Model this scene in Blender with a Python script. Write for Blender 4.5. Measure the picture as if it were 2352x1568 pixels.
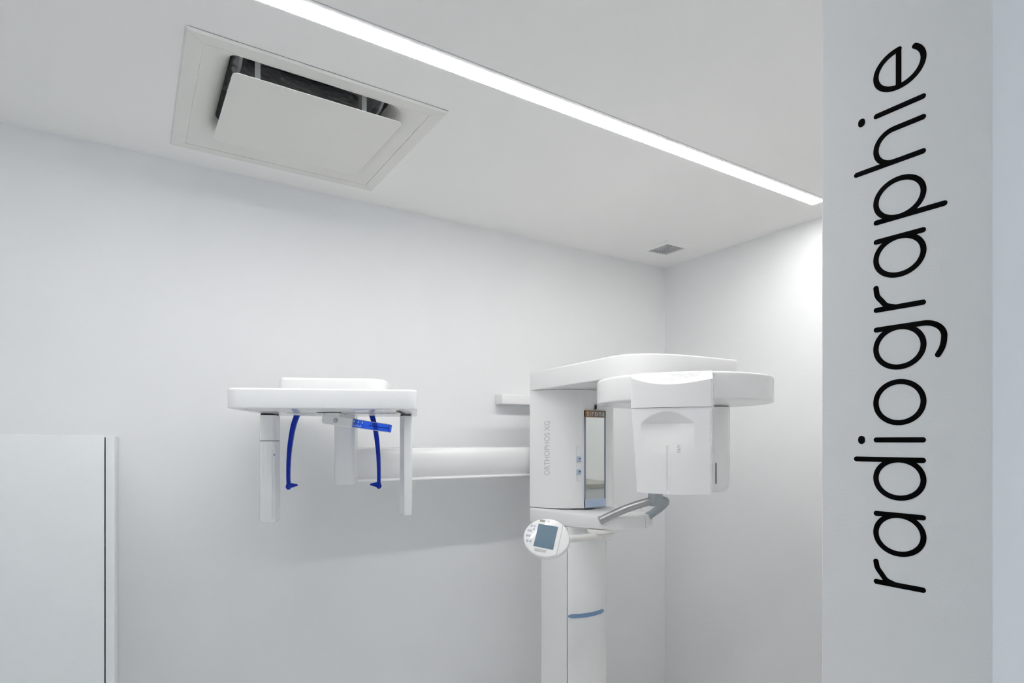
import bpy, bmesh, math, random
from mathutils import Vector, Matrix

random.seed(4)
SC = bpy.context.scene
COL = SC.collection
for o in list(bpy.data.objects):
    bpy.data.objects.remove(o)

# ------------------------------------------------------------------ camera
EYE = 1.5                       # camera height, metres
YAW = math.radians(32.5)        # clockwise from +Y
cam_d = bpy.data.cameras.new('camera')
cam = bpy.data.objects.new('camera', cam_d)
COL.objects.link(cam)
cam.location = (0, 0, EYE)
cam.rotation_euler = (math.pi / 2, 0, -YAW)
cam_d.sensor_width = 36.0
cam_d.lens = 36.0 * 1374.0 / 2352.0
cam_d.shift_y = (1012 - 784) / 2352.0
cam_d.clip_start = 0.02
SC.camera = cam

# ------------------------------------------------------------------ world, exposure
SKY_STRENGTH = 0.86
STRIP_STRENGTH = 33.0
HALL_FILL_STRENGTH = 3.2
w = bpy.data.worlds.new('sky')
SC.world = w
w.use_nodes = True
bg = w.node_tree.nodes['Background']
bg.inputs[0].default_value = (0.72, 0.86, 1.0, 1)
bg.inputs[1].default_value = SKY_STRENGTH
SC.view_settings.view_transform = 'Standard'
SC.view_settings.look = 'None'
SC.view_settings.exposure = 0.42
SC.view_settings.gamma = 1.0
SC.view_settings.use_curve_mapping = False
SC.cycles.max_bounces = 11
SC.cycles.diffuse_bounces = 9
SC.cycles.glossy_bounces = 4
SC.cycles.transmission_bounces = 6
SC.cycles.use_denoising = True
SC.cycles.use_light_tree = False
SC.cycles.use_adaptive_sampling = True
SC.cycles.adaptive_threshold = 0.11
SC.cycles.adaptive_min_samples = 12
SC.cycles.sample_clamp_indirect = 6.0

# room dimensions
YB = 2.445          # back wall
XR = 2.605          # right wall
XL = -1.9           # left wall
YF = -3.2           # far side of the hall behind the camera
XH = 4.2            # hall right end
ZC = 2.5            # ceiling
JX = 0.9            # jamb carrying the lettering
JY0, JY1 = 0.305, 0.522
WIN = (-1.2, 1.6, 0.6, 2.2)     # hall window x0,x1,z0,z1 in the wall behind the camera

pl = bpy.data.lights.new('window_daylight', 'AREA')
pl.shape = 'RECTANGLE'
pl.size, pl.size_y = WIN[1] - WIN[0], WIN[3] - WIN[2]
pl.cycles.is_portal = True
plo = bpy.data.objects.new('window_daylight', pl)
COL.objects.link(plo)
plo.location = ((WIN[0] + WIN[1]) / 2, YF - 0.02, (WIN[2] + WIN[3]) / 2)
plo.rotation_euler = (math.pi / 2, 0, 0)


# ------------------------------------------------------------------ materials
def mat(name, color, rough=0.5, metal=0.0, noise=0.0, nscale=40.0, bump=0.0, bscale=200.0, spec=0.5,
        coat=0.0, trans=0.0, emit=None, estr=0.0, ior=1.45):
    m = bpy.data.materials.new(name)
    m.use_nodes = True
    nt = m.node_tree
    b = nt.nodes['Principled BSDF']
    b.inputs['Base Color'].default_value = (*color, 1)
    b.inputs['Roughness'].default_value = rough
    b.inputs['Metallic'].default_value = metal
    b.inputs['Specular IOR Level'].default_value = spec
    b.inputs['Coat Weight'].default_value = coat
    b.inputs['Coat Roughness'].default_value = 0.04
    b.inputs['Transmission Weight'].default_value = trans
    b.inputs['IOR'].default_value = ior
    if emit:
        b.inputs['Emission Color'].default_value = (*emit, 1)
        b.inputs['Emission Strength'].default_value = estr
    tc = nt.nodes.new('ShaderNodeTexCoord')
    if noise > 0:
        n = nt.nodes.new('ShaderNodeTexNoise')
        n.inputs['Scale'].default_value = nscale
        n.inputs['Detail'].default_value = 4
        nt.links.new(tc.outputs['Object'], n.inputs['Vector'])
        mx = nt.nodes.new('ShaderNodeMix')
        mx.data_type = 'RGBA'
        mx.inputs[6].default_value = (*[c * (1 - noise) for c in color], 1)
        mx.inputs[7].default_value = (*[min(1, c * (1 + noise)) for c in color], 1)
        nt.links.new(n.outputs['Fac'], mx.inputs[0])
        nt.links.new(mx.outputs[2], b.inputs['Base Color'])
    if bump > 0:
        n2 = nt.nodes.new('ShaderNodeTexNoise')
        n2.inputs['Scale'].default_value = bscale
        n2.inputs['Detail'].default_value = 3
        nt.links.new(tc.outputs['Object'], n2.inputs['Vector'])
        bp = nt.nodes.new('ShaderNodeBump')
        bp.inputs['Strength'].default_value = bump
        bp.inputs['Distance'].default_value = 0.002
        nt.links.new(n2.outputs['Fac'], bp.inputs['Height'])
        nt.links.new(bp.outputs['Normal'], b.inputs['Normal'])
    return m


def paint(name, color, vary=0.008, scale=6.0, grain=0.0):
    """matt emulsion: plain diffuse with a faint tonal drift (and roller grain where it is seen close up)."""
    m = bpy.data.materials.new(name)
    m.use_nodes = True
    nt = m.node_tree
    nt.nodes.remove(nt.nodes['Principled BSDF'])
    d = nt.nodes.new('ShaderNodeBsdfDiffuse')
    nt.links.new(d.outputs[0], nt.nodes['Material Output'].inputs[0])
    tc = nt.nodes.new('ShaderNodeTexCoord')
    n = nt.nodes.new('ShaderNodeTexNoise')
    n.inputs['Scale'].default_value = scale
    n.inputs['Detail'].default_value = 0
    nt.links.new(tc.outputs['Object'], n.inputs['Vector'])
    mx = nt.nodes.new('ShaderNodeMix')
    mx.data_type = 'RGBA'
    mx.inputs[6].default_value = (*[c * (1 - vary) for c in color], 1)
    mx.inputs[7].default_value = (*[min(1, c * (1 + vary)) for c in color], 1)
    nt.links.new(n.outputs['Fac'], mx.inputs[0])
    nt.links.new(mx.outputs[2], d.inputs['Color'])
    if grain:
        n2 = nt.nodes.new('ShaderNodeTexNoise')
        n2.inputs['Scale'].default_value = 300
        n2.inputs['Detail'].default_value = 2
        nt.links.new(tc.outputs['Object'], n2.inputs['Vector'])
        bp = nt.nodes.new('ShaderNodeBump')
        bp.inputs['Strength'].default_value = grain
        bp.inputs['Distance'].default_value = 0.002
        nt.links.new(n2.outputs['Fac'], bp.inputs['Height'])
        nt.links.new(bp.outputs['Normal'], d.inputs['Normal'])
    return m


M = {
    'wall': paint('white_wall_paint', (0.845, 0.851, 0.859)),
    'jamb': paint('jamb_paint', (0.81, 0.82, 0.83), 0.01, 5, 0.12),
    'ceil': paint('ceiling_paint', (0.935, 0.928, 0.915), 0.006, 5),
    'floor': paint('pale_grey_vinyl_floor', (0.87, 0.862, 0.845), 0.03, 30),
    'plastic': mat('white_lacquered_plastic', (0.92, 0.92, 0.92), 0.22, noise=0.004, nscale=8, spec=0.4, coat=0.4),
    'plastic_matt': mat('white_matt_plastic', (0.88, 0.88, 0.88), 0.4, noise=0.006, nscale=10),
    'plastic_warm': mat('warm_white_plastic', (0.86, 0.845, 0.82), 0.35, noise=0.006, nscale=10),
    'panel': mat('ivory_grille_panel', (0.80, 0.79, 0.76), 0.5, noise=0.01, nscale=9),
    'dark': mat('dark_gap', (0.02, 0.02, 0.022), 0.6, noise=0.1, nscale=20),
    'cavity': mat('grey_fan_housing', (0.42, 0.43, 0.44), 0.6, noise=0.12, nscale=60),
    'steel': mat('brushed_grey_steel', (0.58, 0.59, 0.60), 0.45, metal=0.5, noise=0.05, nscale=80),
    'alu': mat('satin_aluminium', (0.44, 0.44, 0.45), 0.40, metal=1.0, noise=0.05, nscale=120),
    'greyplast': mat('blue_grey_plastic', (0.36, 0.40, 0.43), 0.45, noise=0.03, nscale=40),
    'bluegrip': mat('slate_blue_plastic', (0.20, 0.31, 0.50), 0.45, noise=0.04, nscale=40),
    'paleblue': mat('pale_blue_plastic', (0.47, 0.56, 0.74), 0.35, noise=0.03, nscale=30),
    'button': mat('lavender_grey_button', (0.52, 0.55, 0.66), 0.4, noise=0.05, nscale=300),
    'hairline': mat('grey_joint_line', (0.30, 0.31, 0.32), 0.6, noise=0.02),
    'framegrey': mat('blue_grey_frame', (0.24, 0.28, 0.36), 0.35, noise=0.03, nscale=40),
    'mirror': mat('mirror_glass', (0.86, 0.885, 0.865), 0.015, metal=1.0),
    'blue': mat('translucent_blue_plastic', (0.03, 0.16, 1.0), 0.10, noise=0.03, nscale=30, trans=0.75),
    'bluesolid': mat('deep_blue_plastic', (0.001, 0.026, 0.44), 0.25, noise=0.05, nscale=30, trans=0.15, spec=0.3),
    'ink': mat('black_vinyl', (0.003, 0.003, 0.0035), 0.55, noise=0.1, nscale=40, spec=0.06),
    'greyink': mat('grey_print', (0.42, 0.44, 0.47), 0.5, noise=0.02),
    'model_ink': mat('silver_grey_print', (0.52, 0.54, 0.57), 0.5, noise=0.02),
    'palegrey': mat('pale_grey_print', (0.62, 0.63, 0.65), 0.5, noise=0.02),
    'whiteink': mat('white_print', (0.85, 0.86, 0.88), 0.4, noise=0.02),
    'screen': mat('slate_lcd_screen', (0.11, 0.19, 0.26), 0.28, noise=0.12, nscale=160),
    'olive': mat('olive_grey_print', (0.38, 0.38, 0.33), 0.5, noise=0.2, nscale=900),
    'door': mat('white_laminate', (0.78, 0.80, 0.81), 0.55, noise=0.012, nscale=60, bump=0.1, bscale=400),
    'worktop': mat('grey_laminate', (0.40, 0.40, 0.36), 0.5, noise=0.05, nscale=60),
    'glass': mat('window_glass', (0.95, 0.97, 1.0), 0.0, trans=1.0, ior=1.01),
    'frame': mat('white_window_frame', (0.8, 0.8, 0.8), 0.4, noise=0.01),
    'led': mat('lit_led_diffuser', (0.9, 0.9, 0.9), 0.5, emit=(1.0, 0.985, 0.965), estr=STRIP_STRENGTH),
    'hall_fill': mat('hall_fill_glow', (0.9, 0.9, 0.9), 0.5, emit=(0.95, 0.98, 1.0), estr=HALL_FILL_STRENGTH),
    'trim': mat('white_aluminium_trim', (0.80, 0.80, 0.80), 0.4, noise=0.01),
}


def brand_material():
    m = mat('copper_nameplate', (0.3, 0.2, 0.1), 0.35, metal=0.55)
    nt = m.node_tree
    b = nt.nodes['Principled BSDF']
    tc = nt.nodes.new('ShaderNodeTexCoord')
    sp = nt.nodes.new('ShaderNodeSeparateXYZ')
    nt.links.new(tc.outputs['Generated'], sp.inputs[0])
    cr = nt.nodes.new('ShaderNodeValToRGB')
    cr.color_ramp.elements[0].color = (0.36, 0.19, 0.065, 1)
    cr.color_ramp.elements[1].color = (0.17, 0.145, 0.12, 1)
    cr.color_ramp.elements[1].position = 0.6
    nt.links.new(sp.outputs['X'], cr.inputs[0])
    nt.links.new(cr.outputs[0], b.inputs['Base Color'])
    return m


M['brand'] = brand_material()


# ------------------------------------------------------------------ mesh helpers
def link(name, me, m, parent=None, smooth=35):
    o = bpy.data.objects.new(name, me)
    COL.objects.link(o)
    me.materials.append(M[m] if isinstance(m, str) else m)
    if smooth:
        me.polygons.foreach_set('use_smooth', [True] * len(me.polygons))
        me.set_sharp_from_angle(angle=math.radians(smooth))
    if parent is not None:
        o.parent = parent
        # vertices are written in world coordinates, so undo the root's shift
        acc = Vector()
        p = parent
        while p is not None:
            acc += p.location
            p = p.parent
        o.location = -acc
    return o


def from_bm(name, bm, m, parent=None, smooth=35):
    bmesh.ops.recalc_face_normals(bm, faces=bm.faces)
    me = bpy.data.meshes.new(name)
    bm.to_mesh(me)
    bm.free()
    return link(name, me, m, parent, smooth)


def root(name, loc, label, cat, group=None):
    o = bpy.data.objects.new(name, None)
    COL.objects.link(o)
    o.location = loc
    o.empty_display_size = 0.05
    o['label'] = label
    o['category'] = cat
    if group:
        o['group'] = group
    return o


def structure(o):
    o['kind'] = 'structure'
    return o


def box_bm(bm, x0, x1, y0, y1, z0, z1):
    v = [bm.verts.new(p) for p in ((x0, y0, z0), (x1, y0, z0), (x1, y1, z0), (x0, y1, z0),
                                   (x0, y0, z1), (x1, y0, z1), (x1, y1, z1), (x0, y1, z1))]
    for f in ((0, 3, 2, 1), (4, 5, 6, 7), (0, 1, 5, 4), (1, 2, 6, 5), (2, 3, 7, 6), (3, 0, 4, 7)):
        bm.faces.new([v[i] for i in f])


def box(name, x0, x1, y0, y1, z0, z1, m, parent=None, bev=0.0):
    bm = bmesh.new()
    box_bm(bm, x0, x1, y0, y1, z0, z1)
    if bev:
        bmesh.ops.bevel(bm, geom=list(bm.edges), offset=bev, segments=3, affect='EDGES', profile=0.5)
    return from_bm(name, bm, m, parent, 35 if bev else 0)


def loft(name, rings, m, parent=None, smooth=35, cap0=True, cap1=True, closed=True):
    bm = bmesh.new()
    vr = [[bm.verts.new(p) for p in r] for r in rings]
    n = len(rings[0])
    for a, b in zip(vr, vr[1:]):
        for i in range(n if closed else n - 1):
            j = (i + 1) % n
            bm.faces.new((a[i], a[j], b[j], b[i]))
    if cap0:
        bm.faces.new(vr[0][::-1])
    if cap1:
        bm.faces.new(vr[-1])
    return from_bm(name, bm, m, parent, smooth)


def rounded(corners, n=8):
    """corners: list of (x, y, r) -> dense polygon with filleted corners."""
    out = []
    N = len(corners)
    for i in range(N):
        p0 = Vector(corners[i - 1][:2])
        p = Vector(corners[i][:2])
        p1 = Vector(corners[(i + 1) % N][:2])
        r = corners[i][2] if len(corners[i]) > 2 else 0
        if r <= 0:
            out.append((p.x, p.y))
            continue
        d0 = (p0 - p).normalized()
        d1 = (p1 - p).normalized()
        ang = d0.angle(d1)
        t = r / math.tan(ang / 2)
        a = p + d0 * t
        b = p + d1 * t
        c = p + (d0 + d1).normalized() * (r / math.sin(ang / 2))
        a0 = math.atan2(a.y - c.y, a.x - c.x)
        a1 = math.atan2(b.y - c.y, b.x - c.x)
        da = (a1 - a0 + math.pi) % (2 * math.pi) - math.pi
        for k in range(n + 1):
            th = a0 + da * k / n
            out.append((c.x + r * math.cos(th), c.y + r * math.sin(th)))
    return out


def area2(p):
    return sum(p[i - 1][0] * p[i][1] - p[i][0] * p[i - 1][1] for i in range(len(p)))


def offset(plan, d):
    """inward offset by d for a dense polygon."""
    s = 1 if area2(plan) > 0 else -1
    N = len(plan)
    out = []
    for i in range(N):
        a = Vector(plan[i]) - Vector(plan[i - 1])
        b = Vector(plan[(i + 1) % N]) - Vector(plan[i])
        na = Vector((-a.y, a.x)).normalized() * s
        nb = Vector((-b.y, b.x)).normalized() * s
        nn = na + nb
        if nn.length < 1e-6:
            nn = na
        nn.normalize()
        k = max(0.5, nn.dot(na))
        q = Vector(plan[i]) + nn * (d / k)
        out.append((q.x, q.y))
    return out


def slab(name, plan, z0, z1, m, parent=None, f0=0.0, f1=0.0, steps=4, frame=None, smooth=35):
    """prism over a plan with filleted lower (f0) and upper (f1) edges; frame maps (a, b, z) to world."""
    lev = []
    if f0 > 0:
        for k in range(steps + 1):
            th = math.pi / 2 * k / steps
            lev.append((f0 * (1 - math.sin(th)), z0 + f0 * (1 - math.cos(th))))
    else:
        lev.append((0, z0))
    if f1 > 0:
        for k in range(steps + 1):
            th = math.pi / 2 * k / steps
            lev.append((f1 * (1 - math.cos(th)), z1 - f1 * (1 - math.sin(th))))
    else:
        lev.append((0, z1))
    rings = []
    for d, z in lev:
        pl_ = offset(plan, d) if d else plan
        rings.append([(frame(x, y, z) if frame else (x, y, z)) for x, y in pl_])
    return loft(name, rings, m, parent, smooth)


def catmull(pts, n=8):
    P = [Vector(p) for p in pts]
    out = []
    for i in range(len(P) - 1):
        p0 = P[i - 1] if i else P[0] * 2 - P[1]
        p1, p2 = P[i], P[i + 1]
        p3 = P[i + 2] if i + 2 < len(P) else P[-1] * 2 - P[-2]
        for k in range(n):
            t = k / n
            out.append(0.5 * ((2 * p1) + (p2 - p0) * t + (2 * p0 - 5 * p1 + 4 * p2 - p3) * t * t
                              + (3 * p1 - p0 - 3 * p2 + p3) * t ** 3))
    out.append(P[-1])
    return out


def tube(name, pts, rad, m, parent=None, seg=20, up=(0, 0, 1), flat=1.0, cap_round=False):
    """tube along pts; rad a number or a list; flat squashes the cross-section along the binormal."""
    n = len(pts)
    R = [rad] * n if not hasattr(rad, '__len__') else list(rad)
    rings = []
    side = None
    for i, p in enumerate(pts):
        t = (Vector(pts[min(i + 1, n - 1)]) - Vector(pts[max(i - 1, 0)])).normalized()
        if side is None:
            u = Vector(up)
            if abs(u.dot(t)) > 0.95:
                u = Vector((1, 0, 0))
            side = t.cross(u).normalized()
        side = (side - t * side.dot(t)).normalized()
        b = t.cross(side)
        rings.append([tuple(Vector(p) + side * (R[i] * math.cos(2 * math.pi * k / seg))
                            + b * (R[i] * flat * math.sin(2 * math.pi * k / seg))) for k in range(seg)])
    return loft(name, rings, m, parent, 50)


def cyl(name, c, axis, r, h, m, parent=None, seg=32, bev=0.0):
    ax = Vector(axis).normalized()
    u = Vector((0, 0, 1)) if abs(ax.z) < 0.9 else Vector((1, 0, 0))
    s = ax.cross(u).normalized()
    b = ax.cross(s)
    c = Vector(c)
    prof = [(r - bev, 0), (r, bev), (r, h - bev), (r - bev, h)] if bev else [(r, 0), (r, h)]
    rings = [[tuple(c + ax * z + s * (q * math.cos(2 * math.pi * k / seg)) + b * (q * math.sin(2 * math.pi * k / seg)))
              for k in range(seg)] for q, z in prof]
    return loft(name, rings, m, parent, 40)


def text_mesh(body, size, shear=0.0, spacing=1.0, offset_=0.0):
    """returns (verts, faces, width) of a flat built-in-font text, origin at its lower left."""
    cu = bpy.data.curves.new('txt', 'FONT')
    cu.body = body
    cu.size = size
    cu.shear = shear
    cu.space_character = spacing
    cu.offset = offset_
    cu.resolution_u = 4
    o = bpy.data.objects.new('txt', cu)
    COL.objects.link(o)
    dg = bpy.context.evaluated_depsgraph_get()
    ev = o.evaluated_get(dg)
    me = ev.to_mesh()
    vs = [tuple(v.co) for v in me.vertices]
    fs = [tuple(p.vertices) for p in me.polygons]
    ev.to_mesh_clear()
    bpy.data.objects.remove(o)
    bpy.data.curves.remove(cu)
    x0 = min(v[0] for v in vs)
    x1 = max(v[0] for v in vs)
    y0 = min(v[1] for v in vs)
    y1 = max(v[1] for v in vs)
    return [(v[0] - x0, v[1] - y0) for v in vs], fs, x1 - x0, y1 - y0


def text_obj(name, body, fn, length, height, m, parent, shear=0.0, spacing=1.0):
    vs, fs, wd, ht = text_mesh(body, 1.0, shear, spacing)
    me = bpy.data.meshes.new(name)
    me.from_pydata([fn(x / wd * length, y / ht * height) for x, y in vs], [], fs)
    me.update()
    return link(name, me, m, parent, 0)


# ================================================================== SETTING
T = 0.12
structure(box('floor', XL - T, XH + T, YF - T, YB + T, -0.1, 0.0, 'floor'))
structure(box('wall_back', XL - T, XH + T, YB, YB + T, 0, 2.95, 'wall'))
structure(box('wall_right', XR, XR + T, JY1, YB, 0, 2.95, 'wall'))
structure(box('wall_left', XL - T, XL, YF, YB, 0, 2.95, 'wall'))
structure(box('wall_front', JX, XH, JY0, JY1, 0, 2.95, 'jamb', bev=0.0015))
structure(box('wall_hall', XH, XH + T, YF, YB, 0, 2.95, 'wall'))

# wall behind the camera with a window opening
bm = bmesh.new()
box_bm(bm, XL, WIN[0], YF - T, YF, 0, 2.95)
box_bm(bm, WIN[1], XH, YF - T, YF, 0, 2.95)
box_bm(bm, WIN[0], WIN[1], YF - T, YF, 0, WIN[2])
box_bm(bm, WIN[0], WIN[1], YF - T, YF, WIN[3], 2.95)
structure(from_bm('wall_rear', bm, 'wall', None, 0))
bm = bmesh.new()
for x in (WIN[0] + 0.025, (WIN[0] + WIN[1]) / 2, WIN[1] - 0.025):
    box_bm(bm, x - 0.025, x + 0.025, YF - 0.09, YF - 0.04, WIN[2], WIN[3])
for z in (WIN[2] + 0.025, WIN[3] - 0.025):
    box_bm(bm, WIN[0], WIN[1], YF - 0.088, YF - 0.042, z - 0.025, z + 0.025)
wn = structure(from_bm('window_1', bm, 'frame', None, 0))
for a, b in ((WIN[0] + .05, (WIN[0] + WIN[1]) / 2 - .025), ((WIN[0] + WIN[1]) / 2 + .025, WIN[1] - .05)):
    box('pane', a, b, YF - 0.068, YF - 0.062, WIN[2] + .05, WIN[3] - .05, 'glass', wn)

# ceiling with the cut-outs for cassette, strip light and vent
CAS = (0.11, 0.812, 1.634, 2.312)            # cassette outer frame
STR = (-0.52, 2.432, 1.401, 1.452)           # strip light diffuser
VEN = (2.256, 2.456, 2.098, 2.303)           # vent frame
holes = [(CAS[0] + .03, CAS[1] - .03, CAS[2] + .03, CAS[3] - .03),
         (STR[0] - .004, STR[1] + .004, STR[2] - .004, STR[3] + .004),
         (VEN[0] + .03, VEN[1] - .03, VEN[2] + .03, VEN[3] - .03)]
xs = sorted({XL, XH} | {h[0] for h in holes} | {h[1] for h in holes})
ys = sorted({YF, YB} | {h[2] for h in holes} | {h[3] for h in holes})
bm = bmesh.new()
for x0, x1 in zip(xs, xs[1:]):
    for y0, y1 in zip(ys, ys[1:]):
        cx, cy = (x0 + x1) / 2, (y0 + y1) / 2
        if any(h[0] < cx < h[1] and h[2] < cy < h[3] for h in holes):
            continue
        box_bm(bm, x0, x1, y0, y1, ZC, ZC + 0.013)
bmesh.ops.remove_doubles(bm, verts=bm.verts, dist=1e-5)
structure(from_bm('ceiling', bm, 'ceil', None, 0))
structure(box('sky_light_blocker', XL - T, XH + T, YF - T, YB + T, 2.95, 3.05, 'wall'))  # unseen slab added above the ceiling to keep sky light from leaking in


# ================================================================== STRIP LIGHT
t = root('linear_ceiling_light', ((STR[0] + STR[1]) / 2, (STR[2] + STR[3]) / 2, ZC),
         'long lit white strip light recessed in the ceiling beside the cassette', 'strip light')
x0, x1, y0, y1 = STR
box('diffuser', x0, x1, y0, y1, ZC - 0.003, ZC + 0.03, 'led', t)
bm = bmesh.new()
box_bm(bm, x0 - .002, x1 + .003, y0 - .0125, y0 - .0005, ZC - 0.0022, ZC + 0.0001)
box_bm(bm, x0 - .002, x1 + .003, y1 + .0005, y1 + .007, ZC - 0.0022, ZC + 0.0001)
box_bm(bm, x1 + .0005, x1 + .003, y0 - .0005, y1 + .0005, ZC - 0.0022, ZC + 0.03)
from_bm('trim_profile', bm, 'trim', t, 0)
bm = bmesh.new()
box_bm(bm, x0 - .002, x1 + .003, y0 - .0136, y0 - .0126, ZC - 0.0005, ZC + 0.0001)
from_bm('shadow_gap', bm, 'model_ink', t, 0)

# unseen fill light added in the hall behind the camera, for ambient light
t = root('hall_fill_light', (2.2, -1.4, ZC), 'square fill light panel added unseen in the hall ceiling behind', 'fill light')
box('fill_panel', 1.6, 2.8, -2.0, -0.8, ZC - 0.012, ZC - 0.001, 'hall_fill', t)
bm = bmesh.new()
for a in ((1.57, 1.6, -2.03, -.77), (2.8, 2.83, -2.03, -.77), (1.6, 2.8, -2.03, -2.0), (1.6, 2.8, -.8, -.77)):
    box_bm(bm, *a, ZC - 0.015, ZC)
from_bm('fill_panel_frame', bm, 'trim', t, 0)


# ================================================================== CEILING CASSETTE
x0, x1, y0, y1 = CAS
t = root('air_conditioning_cassette', ((x0 + x1) / 2, (y0 + y1) / 2, ZC),
         'square white air conditioning cassette with a hanging flat plate in the ceiling', 'air conditioner')
FWD = 0.042
ZF = ZC - 0.007
oc = [(x0, y0), (x1, y0), (x1, y1), (x0, y1)]
ic = [(x0 + FWD, y0 + FWD), (x1 - FWD, y0 + FWD), (x1 - FWD, y1 - FWD), (x0 + FWD, y1 - FWD)]
g = 0.0006
for k in range(4):
    a, b = Vector(oc[k]), Vector(oc[(k + 1) % 4])
    c, d = Vector(ic[(k + 1) % 4]), Vector(ic[k])
    e = (b - a).normalized() * g
    q = [a + e, b - e, c - e, d + e]
    qi = [a + e + (d - a) * .10, b - e + (c - b) * .10, c - e, d + e]
    bm = bmesh.new()
    top = [bm.verts.new((p.x, p.y, ZC)) for p in q]
    mid = [bm.verts.new((p.x, p.y, ZC - .002)) for p in q]
    bot = [bm.verts.new((p.x, p.y, ZF)) for p in qi]
    for i in range(4):
        j = (i + 1) % 4
        bm.faces.new((top[i], top[j], mid[j], mid[i]))
        bm.faces.new((mid[i], mid[j], bot[j], bot[i]))
    bm.faces.new(bot)
    bm.faces.new(top[::-1])
    from_bm('frame_bar', bm, 'panel', t, 0)
# dark hairline left by the frame against the ceiling on the strip-light side
box('frame_gap', x0 + .004, x1, y0 - .0014, y0 - .0002, ZC - .0008, ZC + .0004, 'hairline', t)

# grille panel with a soft-lipped opening
gp = 0.0018
px0, px1, py0, py1 = x0 + FWD + gp, x1 - FWD - gp, y0 + FWD + gp, y1 - FWD - gp
NP = 24


def opening(ins, r):
    return rounded([(px0 + .006 + ins, py0 + .003 + ins * .3, r), (px1 - .034 - ins, py0 + .003 + ins * .3, r),
                    (px1 - .034 - ins, py1 - .05 - ins, r), (px0 + .006 + ins, py1 - .05 - ins, r)], NP)


def outer_ring():
    base = opening(0, .05)
    cx, cy = (px0 + px1) / 2, (py0 + py1) / 2
    out = []
    for q in base:
        # project onto the outer rectangle
        dx, dy = q[0] - cx, q[1] - cy
        s = min(((px1 - px0) / 2) / abs(dx) if dx else 9e9, ((py1 - py0) / 2) / abs(dy) if dy else 9e9)
        out.append((cx + dx * s, cy + dy * s))
    # snap the nearest points to the corners
    for cxy in ((px0, py0), (px1, py0), (px1, py1), (px0, py1)):
        k = min(range(len(out)), key=lambda i: (out[i][0] - cxy[0]) ** 2 + (out[i][1] - cxy[1]) ** 2)
        out[k] = cxy
    return out


rings = [[(x, y, ZC + .004) for x, y in outer_ring()], [(x, y, ZF + .0005) for x, y in outer_ring()]]
for ins, dz in ((0, 0), (.014, .0009), (.028, .0035), (.042, .0085), (.054, .0165), (.062, .027), (.066, .042)):
    rings.append([(x, y, ZF + .0005 + dz) for x, y in opening(ins, .05)])
loft('grille_panel', rings, 'panel', t, 40, cap0=False, cap1=False)

# fan housing above the opening
ZT = ZC + 0.19
bx = (px0 + .015, px1 - .03, py0 + .0, py1 - .03)
bm = bmesh.new()
box_bm(bm, bx[0], bx[1], bx[2], bx[3], ZC + .035, ZT)
bmesh.ops.delete(bm, geom=[f for f in bm.faces if f.calc_center_median().z < ZC + .036], context='FACES')
fh = from_bm('fan_housing', bm, 'cavity', t, 0)
# round cheeks of the air duct at both ends
for xc in (px0 + .095, px1 - .125):
    cyl('duct_cheek', (xc - .004, py0 + .110, ZC + .115), (1, 0, 0), .105, .008, 'cavity', t, 40)
cyl('fan_drum', (px0 + .10, py0 + .33, ZC + .11), (1, 0, 0), .06, px1 - px0 - .23, 'cavity', t, 40)

# hanging plate and its two hinge arms
ZP = ZC - 0.032
plan = rounded([(.226, 1.718, .018), (.700, 1.718, .018), (.692, 2.150, .018), (.222, 2.140, .018)], 6)
slab('baffle_plate', plan, ZP, ZP + .0022, M['panel'], t, .0006, .0004, 3)
for hx in (.292, .590):
    box('hinge_arm', hx - .007, hx + .007, 1.750, 1.753, ZP + .005, ZC + .075, 'plastic_matt', t)
    box('hinge_clip', hx - .016, hx - .004, 1.728, 1.744, ZC + .030, ZC + .042, 'dark', t)
    cyl('hinge_screw', (hx + .035, 1.765, ZC + .062), (0, -1, 0), .007, .012, 'plastic_matt', t, 16)


# ================================================================== CEILING VENT
x0, x1, y0, y1 = VEN
t = root('ceiling_vent', ((x0 + x1) / 2, (y0 + y1) / 2, ZC),
         'small square perforated grey vent in the ceiling near the room corner', 'vent')
fw = 0.034
bm = bmesh.new()
o4 = [(x0, y0), (x1, y0), (x1, y1), (x0, y1)]
i4 = [(x0 + fw, y0 + fw), (x1 - fw, y0 + fw), (x1 - fw, y1 - fw), (x0 + fw, y1 - fw)]
vt = [bm.verts.new((*p, ZC)) for p in o4]
vo = [bm.verts.new((*p, ZC - .004)) for p in o4]
vi = [bm.verts.new((*p, ZC - .005)) for p in i4]
vu = [bm.verts.new((*p, ZC + .004)) for p in i4]
for i in range(4):
    j = (i + 1) % 4
    bm.faces.new((vt[i], vt[j], vo[j], vo[i]))
    bm.faces.new((vo[i], vo[j], vi[j], vi[i]))
    bm.faces.new((vi[i], vi[j], vu[j], vu[i]))
from_bm('vent_frame', bm, 'ceil', t, 0)
gx0, gx1, gy0, gy1 = x0 + fw, x1 - fw, y0 + fw, y1 - fw
# perforated sheet: a grid of square cells, each with a round hole
NH = 11
bm = bmesh.new()
cw, ch = (gx1 - gx0) / NH, (gy1 - gy0) / NH
zz = ZC + .001
for i in range(NH):
    for j in range(NH):
        cx, cy = gx0 + (i + .5) * cw, gy0 + (j + .5) * ch
        sq, ho = [], []
        for k in range(8):
            th = math.pi / 4 * k
            c, s = math.cos(th), math.sin(th)
            mx = max(abs(c), abs(s))
            sq.append(bm.verts.new((cx + c / mx * cw / 2, cy + s / mx * ch / 2, zz)))
            ho.append(bm.verts.new((cx + c * cw * .30, cy + s * ch * .30, zz)))
        for k in range(8):
            bm.faces.new((sq[k], sq[(k + 1) % 8], ho[(k + 1) % 8], ho[k]))
bmesh.ops.remove_doubles(bm, verts=bm.verts, dist=1e-5)
from_bm('perforated_sheet', bm, 'steel', t, 0)
bm = bmesh.new()
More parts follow.
